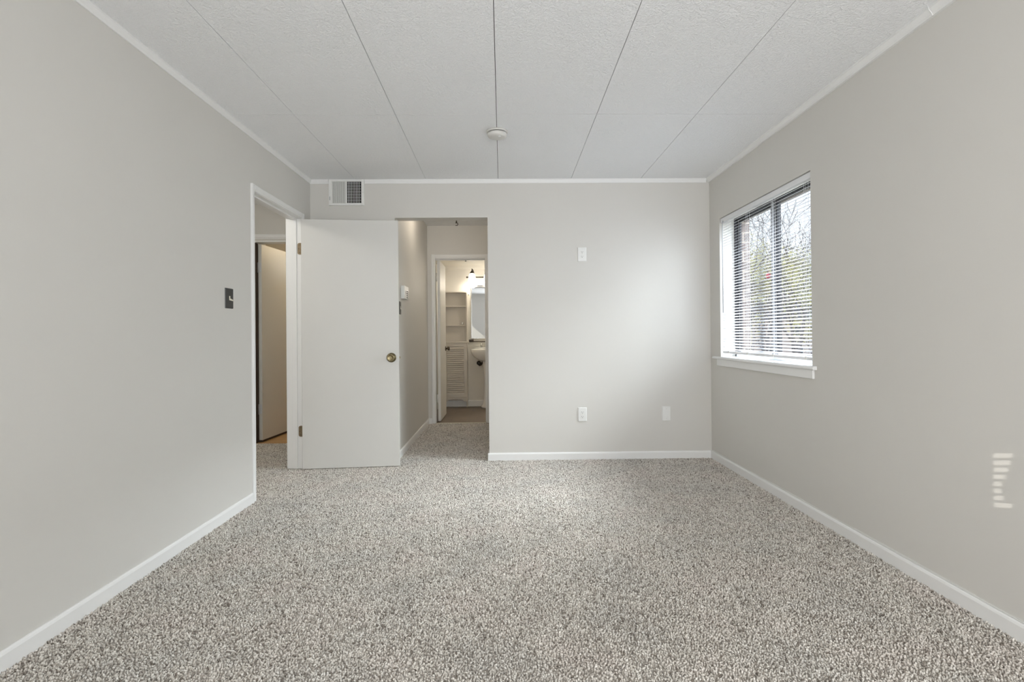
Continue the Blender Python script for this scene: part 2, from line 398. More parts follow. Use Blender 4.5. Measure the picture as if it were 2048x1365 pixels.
m.box(XO, XB, YR - .12, WY0 + .02, -3, 3); m.box(XO, XB, WY1 - .014, 7.0, -3, 3); m.box(XO, XB, WY0 + .02, WY1 - .014, -3, WZ0 - .02); m.box(XO, XB, WY0 + .02, WY1 - .014, WZ1 - .01, 3)
struct(m.build('wall_exterior', M['brick']), 'brown brick outer face seen at the edge of the window', 'wall')
# rear wall with wide window
RX0, RX1, RZ0, RZ1 = -0.5, 1.6, 0.5, 2.2
m = MB()
m.box(XHL, RX0, YR - .12, YR, -.12, H); m.box(RX1, XR, YR - .12, YR, -.12, H); m.box(RX0, RX1, YR - .12, YR, -.12, RZ0); m.box(RX0, RX1, YR - .12, YR, RZ1, H)
struct(m.build('wall_rear', M['wall']), 'greige wall behind the viewer with a wide window', 'wall')
# unseen screen added outside the rear window; its slatted slot stripes the sun glint
c = GL_T - GL_D * 4.4; yS = c.y
h2 = 0.088; xa = c.x - .0113; xb = c.x + .0113
m = MB()
m.box(-3.5, xa, yS - .01, yS, -3, 3.4); m.box(xb, 4.5, yS - .01, yS, -3, 3.4)
m.box(xa, xb, yS - .01, yS, -3, c.z - h2); m.box(xa, xb, yS - .01, yS, c.z + h2, 3.4)
wid = [.080, .050, .042, .044, .055, .068, .078, .085]     # slot widths from the bottom row up
for i, wd in enumerate(wid):
    z = c.z - h2 + i * 2 * h2 / 8; z2 = z + 2 * h2 / 8
    m.box(xa, xb, yS - .01, yS, z2 - .0055, z2)
    xr_ = xa + wd * .9 / 3.27 / 1.17
    if xr_ < xb - .0005: m.box(xr_, xb, yS - .01, yS, z, z2 - .0055)
struct(m.build('glint_slot_screen', M['trim']), 'added white slotted screen, out of view, shaping the striped sun glint', 'wall')

# left hall, closet, hallway, bathroom shells
m = MB()
m.box(-3.42, -3.3, 2.08, 5.48, -.12, H); m.box(-3.3, XHL, 2.08, 2.2, -.12, H)
m.box(-3.3, FX0 - .015, YFH, YFH + .12, -.12, H); m.box(FX1 + .015, XHL, YFH, YFH + .12, -.12, H); m.box(FX0 - .015, FX1 + .015, YFH, YFH + .12, 2.07, H)
m.box(XHL, XHL + .12, YB + .12, YFH + .12, -.12, H)
struct(m.build('wall_hall', M['wall']), 'greige hall walls seen through the open left doorway', 'wall')
m = MB().box(-3.42, XHL, 2.08, 5.48, H, H + .12)
struct(m.build('ceiling_hall', M['ceiling']), 'ceiling of the hall beyond the left doorway', 'ceiling')
m = MB(); m.box(-3.42, -3.3, 5.48, 7.42, -.12, H); m.box(-1.2, -1.08, 5.48, 7.42, -.12, H); m.box(-3.3, -1.2, 7.3, 7.42, -.12, H)
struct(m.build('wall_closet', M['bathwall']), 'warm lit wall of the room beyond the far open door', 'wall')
m = MB().box(-3.42, -1.08, 5.48, 7.42, H, H + .12)
struct(m.build('ceiling_closet', M['ceiling']), 'ceiling of the room beyond the far open door', 'ceiling')
m = MB()
m.box(OX0 - .12, OX0, YB + .12, YH + .12, -.12, H); m.box(0.8, 0.92, YB + .12, YH + .12, -.12, H)
m.box(OX0, BX0 - .015, YH, YH + .12, -.12, H); m.box(BX1 + .015, 0.8, YH, YH + .12, -.12, H); m.box(BX0 - .015, BX1 + .015, YH, YH + .12, BZ + .015, H)
struct(m.build('wall_hallway', M['wall']), 'greige walls of the short passage to the bathroom', 'wall')
m = MB().box(OX0 - .12, 0.92, YB + .12, YH + .12, H, H + .12)
struct(m.build('ceiling_hallway', M['ceiling']), 'ceiling of the short passage to the bathroom', 'ceiling')
m = MB(); m.box(-1.1, -0.98, YH + .12, YBB + .12, -.12, 2.3); m.box(0.6, 0.72, YH + .12, YBB + .12, -.12, 2.3); m.box(-0.98, 0.6, YBB, YBB + .12, -.12, 2.3)
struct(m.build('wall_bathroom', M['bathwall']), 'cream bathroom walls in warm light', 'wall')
m = MB().box(-1.1, 0.72, YH + .12, YBB + .12, 2.14, 2.3)
m.prism([(YBB, 2.14), (YBB - .035, 2.14), (YBB - .02, 2.105), (YBB, 2.09)], 0, -0.98, 0.6)
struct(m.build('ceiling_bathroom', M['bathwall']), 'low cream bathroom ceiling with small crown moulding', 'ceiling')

# ------------------------------------------------------------------ trim
# crown: small cove strip
cz, ct = 0.036, 0.012
def crown_poly(d):      # profile in (distance from wall, z)
    return [(0, H), (d * 1.0, H), (d * 1.0, H - .010), (d * .55, H - .026), (d * .45, H - cz), (0, H - cz)]
m = MB()
pr = crown_poly(0.016); m.prism([(XL + a, z) for a, z in pr], 1, YR, 0.93); m.prism([(XL + a, z) for a, z in pr], 1, 0.932, YB - .016)
struct(m.build('trim_crown_left', M['trim']), 'white crown strip along the top of the left wall', 'trim')
m = MB(); pr = crown_poly(0.03)
m.prism([(XR - a, z) for a, z in pr], 1, YR, 2.131); m.prism([(XR - a, z) for a, z in pr], 1, 2.134, YB)
m.prism([(XR - a - .0015, z - .001) for a, z in pr], 1, 2.1305, 2.1345)
struct(m.build('trim_crown_right', M['trim']), 'white crown strip along the top of the right wall', 'trim')
m = MB(); pr = crown_poly(0.012)
m.prism([(YB - a, z) for a, z in pr], 0, XL, -1.500); m.prism([(YB - a, z) for a, z in pr], 0, -1.190, XR - .03)
struct(m.build('trim_crown_back', M['trim']), 'white crown strip along the top of the far wall', 'trim')
# skirting
bh, bt = 0.062, 0.012
def base_poly(t=bt, h=bh): return [(0, -.012), (t, -.012), (t, h - .012), (t * .75, h - .004), (t * .4, h), (0, h)]
m = MB().prism([(XL + a, z) for a, z in base_poly()], 1, YR, DY0 - .042)
struct(m.build('baseboard_left', M['trim']), 'white baseboard along the left wall', 'baseboard')
m = MB().prism([(XR - a, z) for a, z in base_poly()], 1, YR, YB)
struct(m.build('baseboard_right', M['trim']), 'white baseboard along the right wall under the window', 'baseboard')
# uneven bead of old paint left above the right baseboard
m = MB(); y = YR
while y < YB - .05:
    L = rng.uniform(.18, .5); y2 = min(y + L, YB - .02); hh = rng.uniform(.004, .008)
    m.box(XR - .0035, XR, y, y2, bh + .0012, bh + .0012 + hh); y = y2
struct(m.build('trim_paint_bead', M['caulk']), 'uneven white paint bead above the right baseboard', 'trim')
m = MB().prism([(YB - a, z) for a, z in base_poly()], 0, OX1 - .012, XR - bt)
m.prism([(OX1 - a, z) for a, z in base_poly()], 1, YB - .006, YB + .12)
struct(m.build('baseboard_back', M['trim']), 'white baseboard along the far wall right of the passage', 'baseboard')
m = MB().prism([(YB - a, z) for a, z in base_poly()], 0, XL + .02, OX0)
struct(m.build('baseboard_behind_door', M['trim']), 'white baseboard behind the open flush door', 'baseboard')
m = MB().prism([(OX0 + a, z) for a, z in base_poly()], 1, YB, YH)
m.prism([(YH - a, z) for a, z in base_poly()], 0, OX0 + bt, BX0 - .046)
struct(m.build('baseboard_hallway', M['trim']), 'white baseboard along the left side of the passage', 'baseboard')
m = MB().prism([(YBB - a, z) for a, z in base_poly(.016, .088)], 0, -0.98, 0.6)
struct(m.build('baseboard_bathroom', M['trim']), 'white baseboard along the bathroom back wall', 'baseboard')

# left door frame: jambs, stops, casing
def casing(mb, x0, y0, y1, zt, w=.042, t=.014, sgn=1):
    # around an opening in a wall of constant x
    def strip(p, a, b, axis): mb.prism(p, axis, a, b)
    prof = [(0, 0), (0, t * .55), (w * .15, t * .6), (w * .3, t), (w * .85, t), (w, t * .7), (w, 0)]   # (away from opening, out of wall)
    mb.prism([(x0 + sgn * q, y0 - p) for p, q in prof], 2, 0, zt + w)
    mb.prism([(x0 + sgn * q, y1 + p) for p, q in prof], 2, 0, zt + w)
    mb.prism([(x0 + sgn * q, zt + p) for p, q in prof], 1, y0 - .0, y1 + .0)
m = MB()
m.box(XHL, XL, DY0 - .015, DY0, 0, DZ); m.box(XHL, XL, DY1, DY1 + .015, 0, DZ); m.box(XHL, XL, DY0 - .015, DY1 + .015, DZ, DZ + .015)
m.box(-1.735, -1.697, DY0, DY0 + .011, 0, DZ); m.box(-1.735, -1.697, DY1 - .011, DY1, 0, DZ); m.box(-1.735, -1.697, DY0 + .011, DY1 - .011, DZ - .011, DZ)
casing(m, XL, DY0 - .004, DY1 + .004, DZ + .004); casing(m, XHL, DY0 - .004, DY1 + .004, DZ + .004, sgn=-1)
struct(m.build('trim_1', M['trim'], bevel=.0012), 'white casing and jamb of the left doorway', 'trim')
# closet door frame in the far hall wall
def casing_y(mb, y0, x0, x1, zt, w=.046, t=.014, sgn=-1):
    prof = [(0, 0), (0, t * .55), (w * .15, t * .6), (w * .3, t), (w * .85, t), (w, t * .7), (w, 0)]
    mb.prism([(x0 - p, y0 + sgn * q) for p, q in prof], 2, 0, zt + w)
    mb.prism([(x1 + p, y0 + sgn * q) for p, q in prof], 2, 0, zt + w)
    mb.prism([(y0 + sgn * q, zt + p) for p, q in prof], 0, x0, x1)
m = MB()
m.box(FX0 - .015, FX0, YFH, YFH + .12, 0, 2.07); m.box(FX1, FX1 + .015, YFH, YFH + .12, 0, 2.07); m.box(FX0, FX1, YFH, YFH + .12, 2.055, 2.07)
casing_y(m, YFH, FX0, FX1, 2.085, w=.05)
struct(m.build('trim_2', M['trim'], bevel=.0012), 'white casing of the far doorway seen through the left doorway', 'trim')
m = MB()
m.box(BX0 - .015, BX0, YH, YH + .12, 0, BZ); m.box(BX1, BX1 + .015, YH, YH + .12, 0, BZ); m.box(BX0 - .015, BX1 + .015, YH, YH + .12, BZ, BZ + .015)
m.box(BX1 - .011, BX1, YH + .045, YH + .08, 0, BZ); m.box(BX0, BX1 - .011, YH + .045, YH + .08, BZ - .011, BZ)
casing_y(m, YH, BX0, BX1, BZ + .008)
struct(m.build('trim_3', M['trim'], bevel=.0012), 'white casing of the bathroom doorway', 'trim')

# ================================================================== DOORS
def knob_prof(s=1.0):
    return [(.033 * s, 0), (.033 * s, .004), (.029 * s, .008), (.013 * s, .011), (.012 * s, .026), (.02 * s, .031), (.0265 * s, .040), (.0275 * s, .047), (.0265 * s, .053), (.021 * s, .0555), (.019 * s, .054), (.008 * s, .054), (.0005, .054)]

# door_1: flush door, hinged on the far jamb, open 95 degrees into the room
PX, PY, ANG = -1.655, 4.313, math.radians(5.0)
du = Vector((math.cos(ANG), math.sin(ANG), 0)); dn = Vector((math.sin(ANG), -math.cos(ANG), 0))   # along leaf, towards camera
def dp(s, t, z): return Vector((PX, PY, 0)) + du * s + dn * t + Vector((0, 0, z))
def leafbox(mb, s0, s1, t0, t1, z0, z1, mi=0):
    mb.hexa([dp(s, t, z) for s in (s0, s1) for t in (t0, t1) for z in (z0, z1)], mi)
LW = 0.785
m = MB(); leafbox(m, 0.004, LW, 0, .035, .003, 2.047)
d1 = m.build('door_1', M['door'], bevel=.0025, origin=(PX, PY, 0))
struct(d1, 'plain off-white flush door standing open with a brass knob', 'door')
m = MB(); m.lathe(knob_prof(1.2), dp(LW - .062, .035, .905), dn, 32); k = m.build('door_knob', M['brass'], d1); k['label'] = 'round antique brass knob'
m = MB(); m.lathe(knob_prof(), dp(LW - .062, 0, .905), -dn, 32); m.build('door_knob', M['brass'], d1)
m = MB(); leafbox(m, LW, LW + .0012, .007, .028, .875, .935); leafbox(m, LW, LW + .009, .012, .023, .897, .913, 1)
m.build('latch_plate', [M['aged_plastic'], M['brass']], d1)
for (z0, z1) in ((1.762, 1.858), (.262, .352)):
    m = MB()
    # leaf on the jamb face (seen) + knuckle
    y = DY1 - .0012
    zz = [z0, z1]
    poly = [(-1.690, z0 + .012), (-1.684, z0 + .003), (-1.676, z0), (-1.659, z0), (-1.659, z1), (-1.676, z1), (-1.684, z1 - .003), (-1.690, z1 - .012)]
    m.prism(poly, 1, y - .0022, y)
    m.lathe([(.0062, 0), (.0062, z1 - z0 + .01)], (PX - .001, PY + .006, z0 - .005), n=14)
    for i, (px_, pz) in enumerate(((-1.672, z0 + .016), (-1.681, (z0 + z1) / 2), (-1.672, z1 - .016))):
        m.lathe([(.0035, 0), (.003, .0008)], (px_, y - .0022, pz), (0, -1, 0), n=10, mi=1)
    h = m.build('hinge', [M['hinge'], M['dark_slot']], d1); h['label'] = 'worn brass hinge'

# door_2: far-left door (opens into the closet), hinged at its left jamb
HX, HY = -2.528, YFH + .06
A2 = math.radians(4.5)
du2 = Vector((math.sin(A2), math.cos(A2), 0)); dn2 = Vector((math.cos(A2), -math.sin(A2), 0))
def dp2(s, t, z): return Vector((HX, HY, 0)) + du2 * s + dn2 * t + Vector((0, 0, z))
m = MB(); m.hexa([dp2(s, t, z) for s in (0, .66) for t in (0, .035) for z in (.018, 2.045)])
d2 = m.build('door_2', M['door'], bevel=.0025, origin=(HX, HY, 0)); struct(d2, 'flush door ajar at the far end of the left hall', 'door')
m = MB(); m.lathe(knob_prof(), dp2(.60, .035, .905), dn2, 24); m.build('door_knob', M['brass'], d2)
m = MB(); m.box(FX0, FX0 + .005, YFH + .002, YFH + .06, 0, 2.05)  # dark colour stands for the shade in the gap between leaf and jamb
wsx = m.build('hinge_gap_shade', M['gap_shade'], d2); wsx['label'] = 'dark brown strip standing for the shaded gap at the hinge side'
m = MB(); m.hexa([dp2(s, t, z) for s in (0, .66) for t in (-.001, .0385) for z in (.001, .019)])  # dark strip painted in as the shadow line under the leaf
m.build('bottom_shade_strip', M['gap_shade'], d2)['label'] = 'dark brown strip standing for the shadow line along the bottom edge'
for z0 in (1.755, .29):
    m = MB(); m.hexa([dp2(s, t, z) for s in (-.0015, 0) for t in (.002, .033) for z in (z0, z0 + .095)])
    m.lathe([(.006, 0), (.006, .105)], dp2(-.006, .002, z0 - .005), n=12)
    for zz in (.015, .048, .08): m.lathe([(.003, 0), (.003, .001)], dp2(-.0015, .018, z0 + zz), -du2, n=8)
    h = m.build('hinge', M['pale_alu'], d2); h['label'] = 'white painted hinge'

# door_3: bathroom door, opened inwards to the left
m = MB(); m.box(-0.822, -0.787, YH + .075, YH + .075 + .615, .012, 2.02)
d3 = m.build('door_3', M['door'], bevel=.0025, origin=(-0.822, YH + .075, 0)); struct(d3, 'bathroom door swung open into the bathroom', 'door')
m = MB(); m.lathe(knob_prof(), (-0.787, YH + .075 + .555, .905), (1, 0, 0), 24); m.build('door_knob', M['bronze'], d3)
for z0 in (1.765, .25):
    m = MB(); m.box(-0.821, -0.79, YH + .0735, YH + .075, z0, z0 + .09); m.lathe([(.0065, 0), (.0065, .1)], (-0.8285, YH + .072, z0 - .005), n=12)
    h = m.build('hinge', M['aged_plastic'], d3)

# ================================================================== WINDOW (right wall)
m = MB(); fx0, fx1 = 1.932, 1.981
m.box(fx0, fx1, WY0, WY0 + .04, WZ0, WZ1); m.box(fx0, fx1, WY1 - .024, WY1, WZ0, WZ1)
m.box(fx0, fx1, WY0 + .04, WY1 - .024, WZ0, WZ0 + .022, 1); m.box(fx0, fx1, WY0 + .04, WY1 - .024, WZ1 - .02, WZ1)
w1 = m.build('window_1', [M['frame'], M['pale_alu']], bevel=.0015, origin=(1.95, 3.67, WZ0)); struct(w1, 'aluminium sliding window with dark frame in the right wall', 'window')
def sash(x0, x1, y0, y1, wl, wr, nm):
    z0, z1 = WZ0 + .022, WZ1 - .02
    s = MB(); s.box(x0, x1, y0, y0 + wl, z0, z1); s.box(x0, x1, y1 - wr, y1, z0, z1); s.box(x0, x1, y0 + wl, y1 - wr, z0, z0 + .03, 2); s.box(x0, x1, y0 + wl, y1 - wr, z1 - .02, z1)
    # light groove on the face of each stile
    s.box(x0 - .002, x0, y0 + wl * .25, y0 + wl * .55, z0, z1, 1); s.box(x0 - .002, x0, y1 - wr * .6, y1 - wr * .25, z0, z1, 1)
    o = s.build('window_sash', [M['frame'], M['alu'], M['pale_alu']], w1, bevel=.0012)
    p = MB(); xc = (x0 + x1) / 2; p.box(xc - .002, xc + .002, y0 + wl, y1 - wr, z0 + .03, z1 - .02); p.build('glass_pane', M['glass'], o)
    return o
sash(1.935, 1.953, WY0 + .04, 3.722, .04, .085, 'near')
sash(1.957, 1.975, 3.655, WY1 - .024, .10, .022, 'far')
m = MB()   # stool with horns
m.prism([(XR - .026, WZ0 - .011), (XR - .022, WZ0 - .002), (XR - .012, WZ0), (XR + .001, WZ0), (XR + .001, WZ0 - .022), (XR - .022, WZ0 - .022), (XR - .026, WZ0 - .016)], 1, 2.981, 4.434)
m.box(XR, 1.932, WY0, WY1, WZ0 - .03, WZ0)
m.build('window_sill', M['trim'], w1, bevel=.002)
m = MB().box(XR - .014, XR, 3.002, 4.363, WZ0 - .075, WZ0 - .022); m.build('apron', M['trim'], w1, bevel=.003)

# blind
BXc = 1.838; b0, b1 = WY0 + .006, WY1 - .006
bl = thing('window_blind', 'white horizontal mini blind with open slats hanging in the window', 'blind', (BXc, (b0 + b1) / 2, WZ1))
m = MB(); m.prism([(BXc - .019, WZ1 - .004), (BXc + .019, WZ1 - .004), (BXc + .019, WZ1 - .042), (BXc + .012, WZ1 - .042), (BXc - .012, WZ1 - .042), (BXc - .019, WZ1 - .040)], 1, b0, b1)
m.build('headrail', M['blind'], bl, bevel=.002)
m = MB(); z = WZ1 - .060; tilt = math.radians(22); zs = []
zend = WZ0 + .062
nsl = 48; pitch = (z - zend) / (nsl - 1)
for i in range(nsl):
    zc = z - i * pitch; zs.append(zc)
    pts_t = []; pts_b = []
    for j in range(5):
        s = (j / 4 - .5) * .025; crown_ = .0022 * (1 - (s / .0125) ** 2)
        x = BXc + s * math.cos(tilt); zz = zc + s * math.sin(tilt) + crown_
        pts_t.append((x, zz + .0004)); pts_b.append((x, zz - .0004))
    m.prism(pts_t + pts_b[::-1], 1, b0 + .004, b1 - .004)
m.build('slats', M['slat'], bl)
m = MB(); m.prism([(BXc - .0125, WZ0 + .030), (BXc - .0125, WZ0 + .046), (BXc - .009, WZ0 + .049), (BXc + .009, WZ0 + .049), (BXc + .0125, WZ0 + .046), (BXc + .0125, WZ0 + .030)], 1, b0 + .003, b1 - .003)
br = m.build('bottom_rail', M['blind'], bl, bevel=.0015)
for yc in (3.115, 3.50, 3.87, 4.19):
    m = MB()
    for dx in (-.0132, .0132): m.tube([(BXc + dx, yc, WZ1 - .042), (BXc + dx, yc, WZ0 + .046)], .0008, 5)
    m.tube([(BXc, yc + .006, WZ1 - .042), (BXc, yc + .006, WZ0 + .046)], .0008, 5)
    m.build('ladder_cord', M['blind'], bl)
    m = MB().box(BXc - .0145, BXc - .0123, yc - .009, yc + .009, WZ0 + .030, WZ0 + .052); m.build('end_clip', M['white_plastic'], br)
m = MB(); m.tube([(BXc - .021, 4.258, WZ1 - .03), (BXc - .026, 4.258, WZ1 - .07), (BXc - .026, 4.258, 1.255)], .0038, 8)
m.build('tilt_wand', M['alu'], bl)

# ================================================================== WALL AND CEILING FITTINGS
def plate_back(name, label, cat, x0, x1, z0, z1, group=None):
    t = thing(name, label, cat, ((x0 + x1) / 2, YB, (z0 + z1) / 2), group)
    m = MB(); a = .004
    m.hexa([((x0, x0 + a)[i], (YB, YB - .006)[i], (z0, z0 + a)[i]) for i in (0,)] and
           [(x0, YB, z0), (x0, YB, z1), (x0 + a, YB - .006, z0 + a), (x0 + a, YB - .006, z1 - a), (x1, YB, z0), (x1, YB, z1), (x1 - a, YB - .006, z0 + a), (x1 - a, YB - .006, z1 - a)])
    m.build('cover_plate', M['white_plastic'], t, bevel=.0012)
    return t
def outlet(label, x0, x1, z0, z1, group):
    t = plate_back('wall_outlet', label, 'outlet', x0, x1, z0, z1, group)
    xc, zc = (x0 + x1) / 2, (z0 + z1) / 2; y = YB - .006
    for s in (1, -1):
        z_ = zc + s * .0195
        pts = []
        for k in range(24):
            a = 2 * math.pi * k / 24; pts.append((xc + .0172 * math.cos(a), z_ + max(-.0135, min(.0135, .0172 * math.sin(a)))))
        m = MB().prism(pts, 1, y - .002, y + .001); r = m.build('receptacle', M['white_plastic'], t)
        m = MB(); yy = y - .0021
        m.box(xc - .0075, xc - .0053, yy - .0006, yy + .0004, z_ - .001, z_ + .0075); m.box(xc + .0053, xc + .0075, yy - .0006, yy + .0004, z_, z_ + .0068)
        m.lathe([(.0026, 0), (.0026, .001)], (xc, yy + .0004, z_ - .0075), (0, -1, 0), n=12)
        m.build('slots', M['dark_slot'], r)
    m = MB().lathe([(.0032, 0), (.003, .0012)], (xc, y, zc), (0, -1, 0), n=12); m.build('screw', M['aged_plastic'], t)
outlet('white duplex outlet high on the far wall at eye level', .651, .729, 1.719, 1.843, 'duplex outlets on the far wall')
outlet('white duplex outlet low on the far wall above the baseboard', .642, .720, .326, .449, 'duplex outlets on the far wall')
bp_ = plate_back('blank_wall_plate', 'blank white cover plate low on the far wall near the window corner', 'wall plate', 1.377, 1.453, .324, .451)
for dz in (.042, -.042):
    MB().lathe([(.0034, 0), (.003, .0012)], (1.415, YB - .006, .3875 + dz), (0, -1, 0), n=12).build('screw', M['aged_plastic'], bp_)

def switch(name, label, x, sgn, yc, zc, w=.09, h=.123):
    t = thing(name, label, 'light switch', (x, yc, zc)); a = .003; d = .006
    m = MB(); X1 = x + sgn * d
    m.hexa([(x, yc - w / 2, zc - h / 2), (x, yc - w / 2, zc + h / 2), (X1, yc - w / 2 + a, zc - h / 2 + a), (X1, yc - w / 2 + a, zc + h / 2 - a),
            (x, yc + w / 2, zc - h / 2), (x, yc + w / 2, zc + h / 2), (X1, yc + w / 2 - a, zc - h / 2 + a), (X1, yc + w / 2 - a, zc + h / 2 - a)])
    m.build('cover_plate', M['black_plate'], t, bevel=.001)
    m = MB(); m.box(X1 - .001, X1 + .001, yc - .0055, yc + .0055, zc - .012, zc + .014)
    m.hexa([(X1, yc - .0048, zc - .011), (X1, yc - .0048, zc + .001), (X1 + sgn * .019, yc - .004, zc - .017), (X1 + sgn * .019, yc - .004, zc - .009),
            (X1, yc + .0048, zc - .011), (X1, yc + .0048, zc + .001), (X1 + sgn * .019, yc + .004, zc - .017), (X1 + sgn * .019, yc + .004, zc - .009)])
    g_ = m.build('toggle', M['ivory'], t, bevel=.0008); g_['label'] = 'ivory toggle lever'
    for dz in (.032, -.032):
        MB().lathe([(.003, 0), (.0028, .001)], (X1, yc, zc + dz), (sgn, 0, 0), n=10).build('screw', M['black_plate'], t)
switch('light_switch', 'black toggle switch plate on the left wall beside the door casing', XL, 1, 3.176, 1.322)
switch('light_switch', 'black toggle switch plate under the thermostat in the passage', OX0, 1, 4.712, 1.337, .075, .118)

# thermostat
t = thing('thermostat', 'white box thermostat on the left wall of the passage', 'thermostat', (OX0, 4.86, 1.49))
m = MB(); m.box(OX0, OX0 + .034, 4.765, 4.965, 1.425, 1.545); m.build('body', M['white_plastic'], t, bevel=.004)
m = MB()
for i in range(4): m.box(OX0 + .0335, OX0 + .0348, 4.865, 4.94, 1.437 + i * .019, 1.445 + i * .019)
m.build('vent_slots', M['dark_slot'], t)
m = MB().box(OX0 + .0335, OX0 + .036, 4.80, 4.845, 1.47, 1.50); m.build('dial', M['aged_plastic'], t, bevel=.001)

# smoke detector
sx, sy = -.031, 3.452
t = thing('smoke_detector', 'round off-white smoke detector on the ceiling', 'smoke detector', (sx, sy, H))
MB().lathe([(.070, 0), (.070, -.009), (.067, -.012)], (sx, sy, H), n=48).build('mounting_base', M['aged_plastic'], t)
MB().lathe([(.060, -.0155), (.064, -.0165), (.064, -.028), (.060, -.037), (.050, -.041), (.030, -.043), (.001, -.043)], (sx, sy, H), n=48).build('cover', M['aged_plastic'], t)
MB().lathe([(.0595, -.0115), (.0595, -.0165)], (sx, sy, H), n=48).build('air_gap', M['dark_slot'], t)
MB().lathe([(.011, -.0425), (.011, -.046), (.009, -.047)], (sx + .015, sy - .030, H), n=20).build('test_button', M['white_plastic'], t)

# air register on the far wall
vx0, vx1, vz0, vz1 = -1.497, -1.193, 2.215, 2.44
t = thing('air_register', 'white metal air register on the far wall above the open door', 'vent', ((vx0 + vx1) / 2, YB, (vz0 + vz1) / 2))
ix0, ix1, iz0, iz1 = vx0 + .026, vx1 - .024, vz0 + .020, vz1 - .018
xm0, xm1 = ix0 + .116, ix0 + .131
m = MB(); y0 = YB - .014
def frame_bar(xa, xb, za, zb): m.box(xa, xb, y0, YB, za, zb)
frame_bar(vx0, ix0, vz0, vz1); frame_bar(ix1, vx1, vz0, vz1); frame_bar(ix0, ix1, vz0, iz0); frame_bar(ix0, ix1, iz1, vz1); frame_bar(xm0, xm1, iz0, iz1)
m.build('frame', M['white_plastic'], t, bevel=.003)
m = MB().box(ix0, ix1, YB - .0015, YB - .0005, iz0, iz1); m.build('duct_opening', M['duct'], t)
m = MB()   # left blades, turned nearly shut towards the viewer
n = 10; st = (xm0 - ix0) / n
for i in range(n):
    xa = ix0 + i * st
    m.hexa([(xa, YB - .0065, iz0), (xa, YB - .0065, iz1), (xa, YB - .0075, iz0), (xa, YB - .0075, iz1), (xa + st * .90, YB - .011, iz0), (xa + st * .90, YB - .011, iz1), (xa + st * .90, YB - .012, iz0), (xa + st * .90, YB - .012, iz1)])
m.build('louver_blades', M['white_plastic'], t)
m = MB(); n = 9; st = (ix1 - xm1) / n   # right blades, open
for i in range(1, n):
    xa = xm1 + i * st - .0025
    m.box(xa - .0014, xa + .0014, YB - .010, YB - .003, iz0, iz1)
m.build('louver_blades', M['white_plastic'], t)
m = MB()
for i in range(1, 8):
    zz = iz0 + (iz1 - iz0) * i / 7.5; m.box(xm1, ix1 - .004, YB - .004, YB - .002, zz - .0012, zz + .0012)
m.build('grille_bars', M['alu'], t)
m = MB().box(vx0 + .008, vx0 + .014, y0 - .006, y0, vz0 + .045, vz0 + .075); m.build('damper_lever', M['alu'], t, bevel=.001)
for zz in ((vz0 + vz1) / 2,):
    MB().lathe([(.004, 0), (.0035, .0014)], (vx1 - .010, y0, zz), (0, -1, 0), n=12).build('screw', M['aged_plastic'], t)

# small dark fitting hanging in the passage
px_, py_ = -0.535, 6.05
zt = H
t = thing('sprinkler_head', 'small dark sprinkler head under the passage ceiling', 'sprinkler', (px_, py_, H))
MB().lathe([(.02, 0), (.018, -.006)], (px_, py_, H), n=20).build('escutcheon', M['aged_plastic'], t)
m = MB(); m.tube([(px_, py_, H - .004), (px_, py_, H - .05)], .007, 10); m.tube([(px_ + .012, py_, H - .05), (px_ + .018, py_, H - .065), (px_ + .010, py_, H - .08), (px_ - .012, py_, H - .08)], .004, 8); m.tube([(px_ - .012, py_, H - .05), (px_ + .012, py_, H - .05)], .004, 8)
m.build('nozzle', M['bronze'], t)
px_, py_ = -0.515, 7.23
t = thing('sprinkler_head', 'small grey sprinkler head under the bathroom ceiling', 'sprinkler', (px_, py_, 2.14))
MB().lathe([(.048, 0), (.042, -.008)], (px_, py_, 2.14), n=24).build('escutcheon', M['chrome'], t)
MB().lathe([(.008, -.006), (.008, -.03), (.018, -.032), (.018, -.036)], (px_, py_, 2.14), n=16).build('nozzle', M['chrome'], t)

# ================================================================== BATHROOM
# linen cabinet
cx0, cx1, cyf, cyb = -0.905, -0.545, 7.85, YBB - .002
cb0 = 0.09
t = thing('linen_cabinet', 'tall taupe bathroom cabinet with open shelves above a louvered door', 'cabinet', ((cx0 + cx1) / 2, (cyf + cyb) / 2, 0))
m = MB(); th = .014; wz = 1.738
m.box(cx0, cx0 + th, cyf, cyb, .089, wz); m.box(cx1 - th, cx1, cyf, cyb, .089, wz); m.box(cx0 + th, cx1 - th, cyb - .008, cyb, .089, wz)
m.box(cx0 + th, cx1 - th, cyf, cyb - .008, wz - .014, wz); m.box(cx0 + th, cx1 - th, cyf, cyb - .008, .155, .170)
m.build('carcass', M['cabinet'], t, bevel=.0015)
m = MB().box(cx0 - .004, cx1 + .022, cyf - .035, cyb - .008, .966, .984); m.build('ledge', M['cabinet'], t, bevel=.004)
for zz in (1.519, 1.232):
    m = MB().box(cx0 + th, cx1 - th, cyf + .012, cyb - .008, zz - .009, zz + .009); m.build('shelf', M['cabinet'], t, bevel=.001)
m = MB(); dx0, dx1, dz0, dz1 = cx0 + .004, cx1 - .004, .152, .962; yd = cyf - .022
m.box(dx0, dx0 + .045, yd, cyf - .002, dz0, dz1); m.box(dx1 - .045, dx1, yd, cyf - .002, dz0, dz1); m.box(dx0 + .045, dx1 - .045, yd, cyf - .002, dz0, dz0 + .045); m.box(dx0 + .045, dx1 - .045, yd, cyf - .002, dz1 - .05, dz1)
n = 23; zz0, zz1 = dz0 + .045, dz1 - .05; st = (zz1 - zz0) / n
for i in range(n):
    za = zz0 + i * st
    m.hexa([(x, y, z) for x in (dx0 + .045, dx1 - .045) for (y, z) in ((yd - .004, za), (yd + .001, za), (yd + .013, za + st * .86), (yd + .018, za + st * .86))])
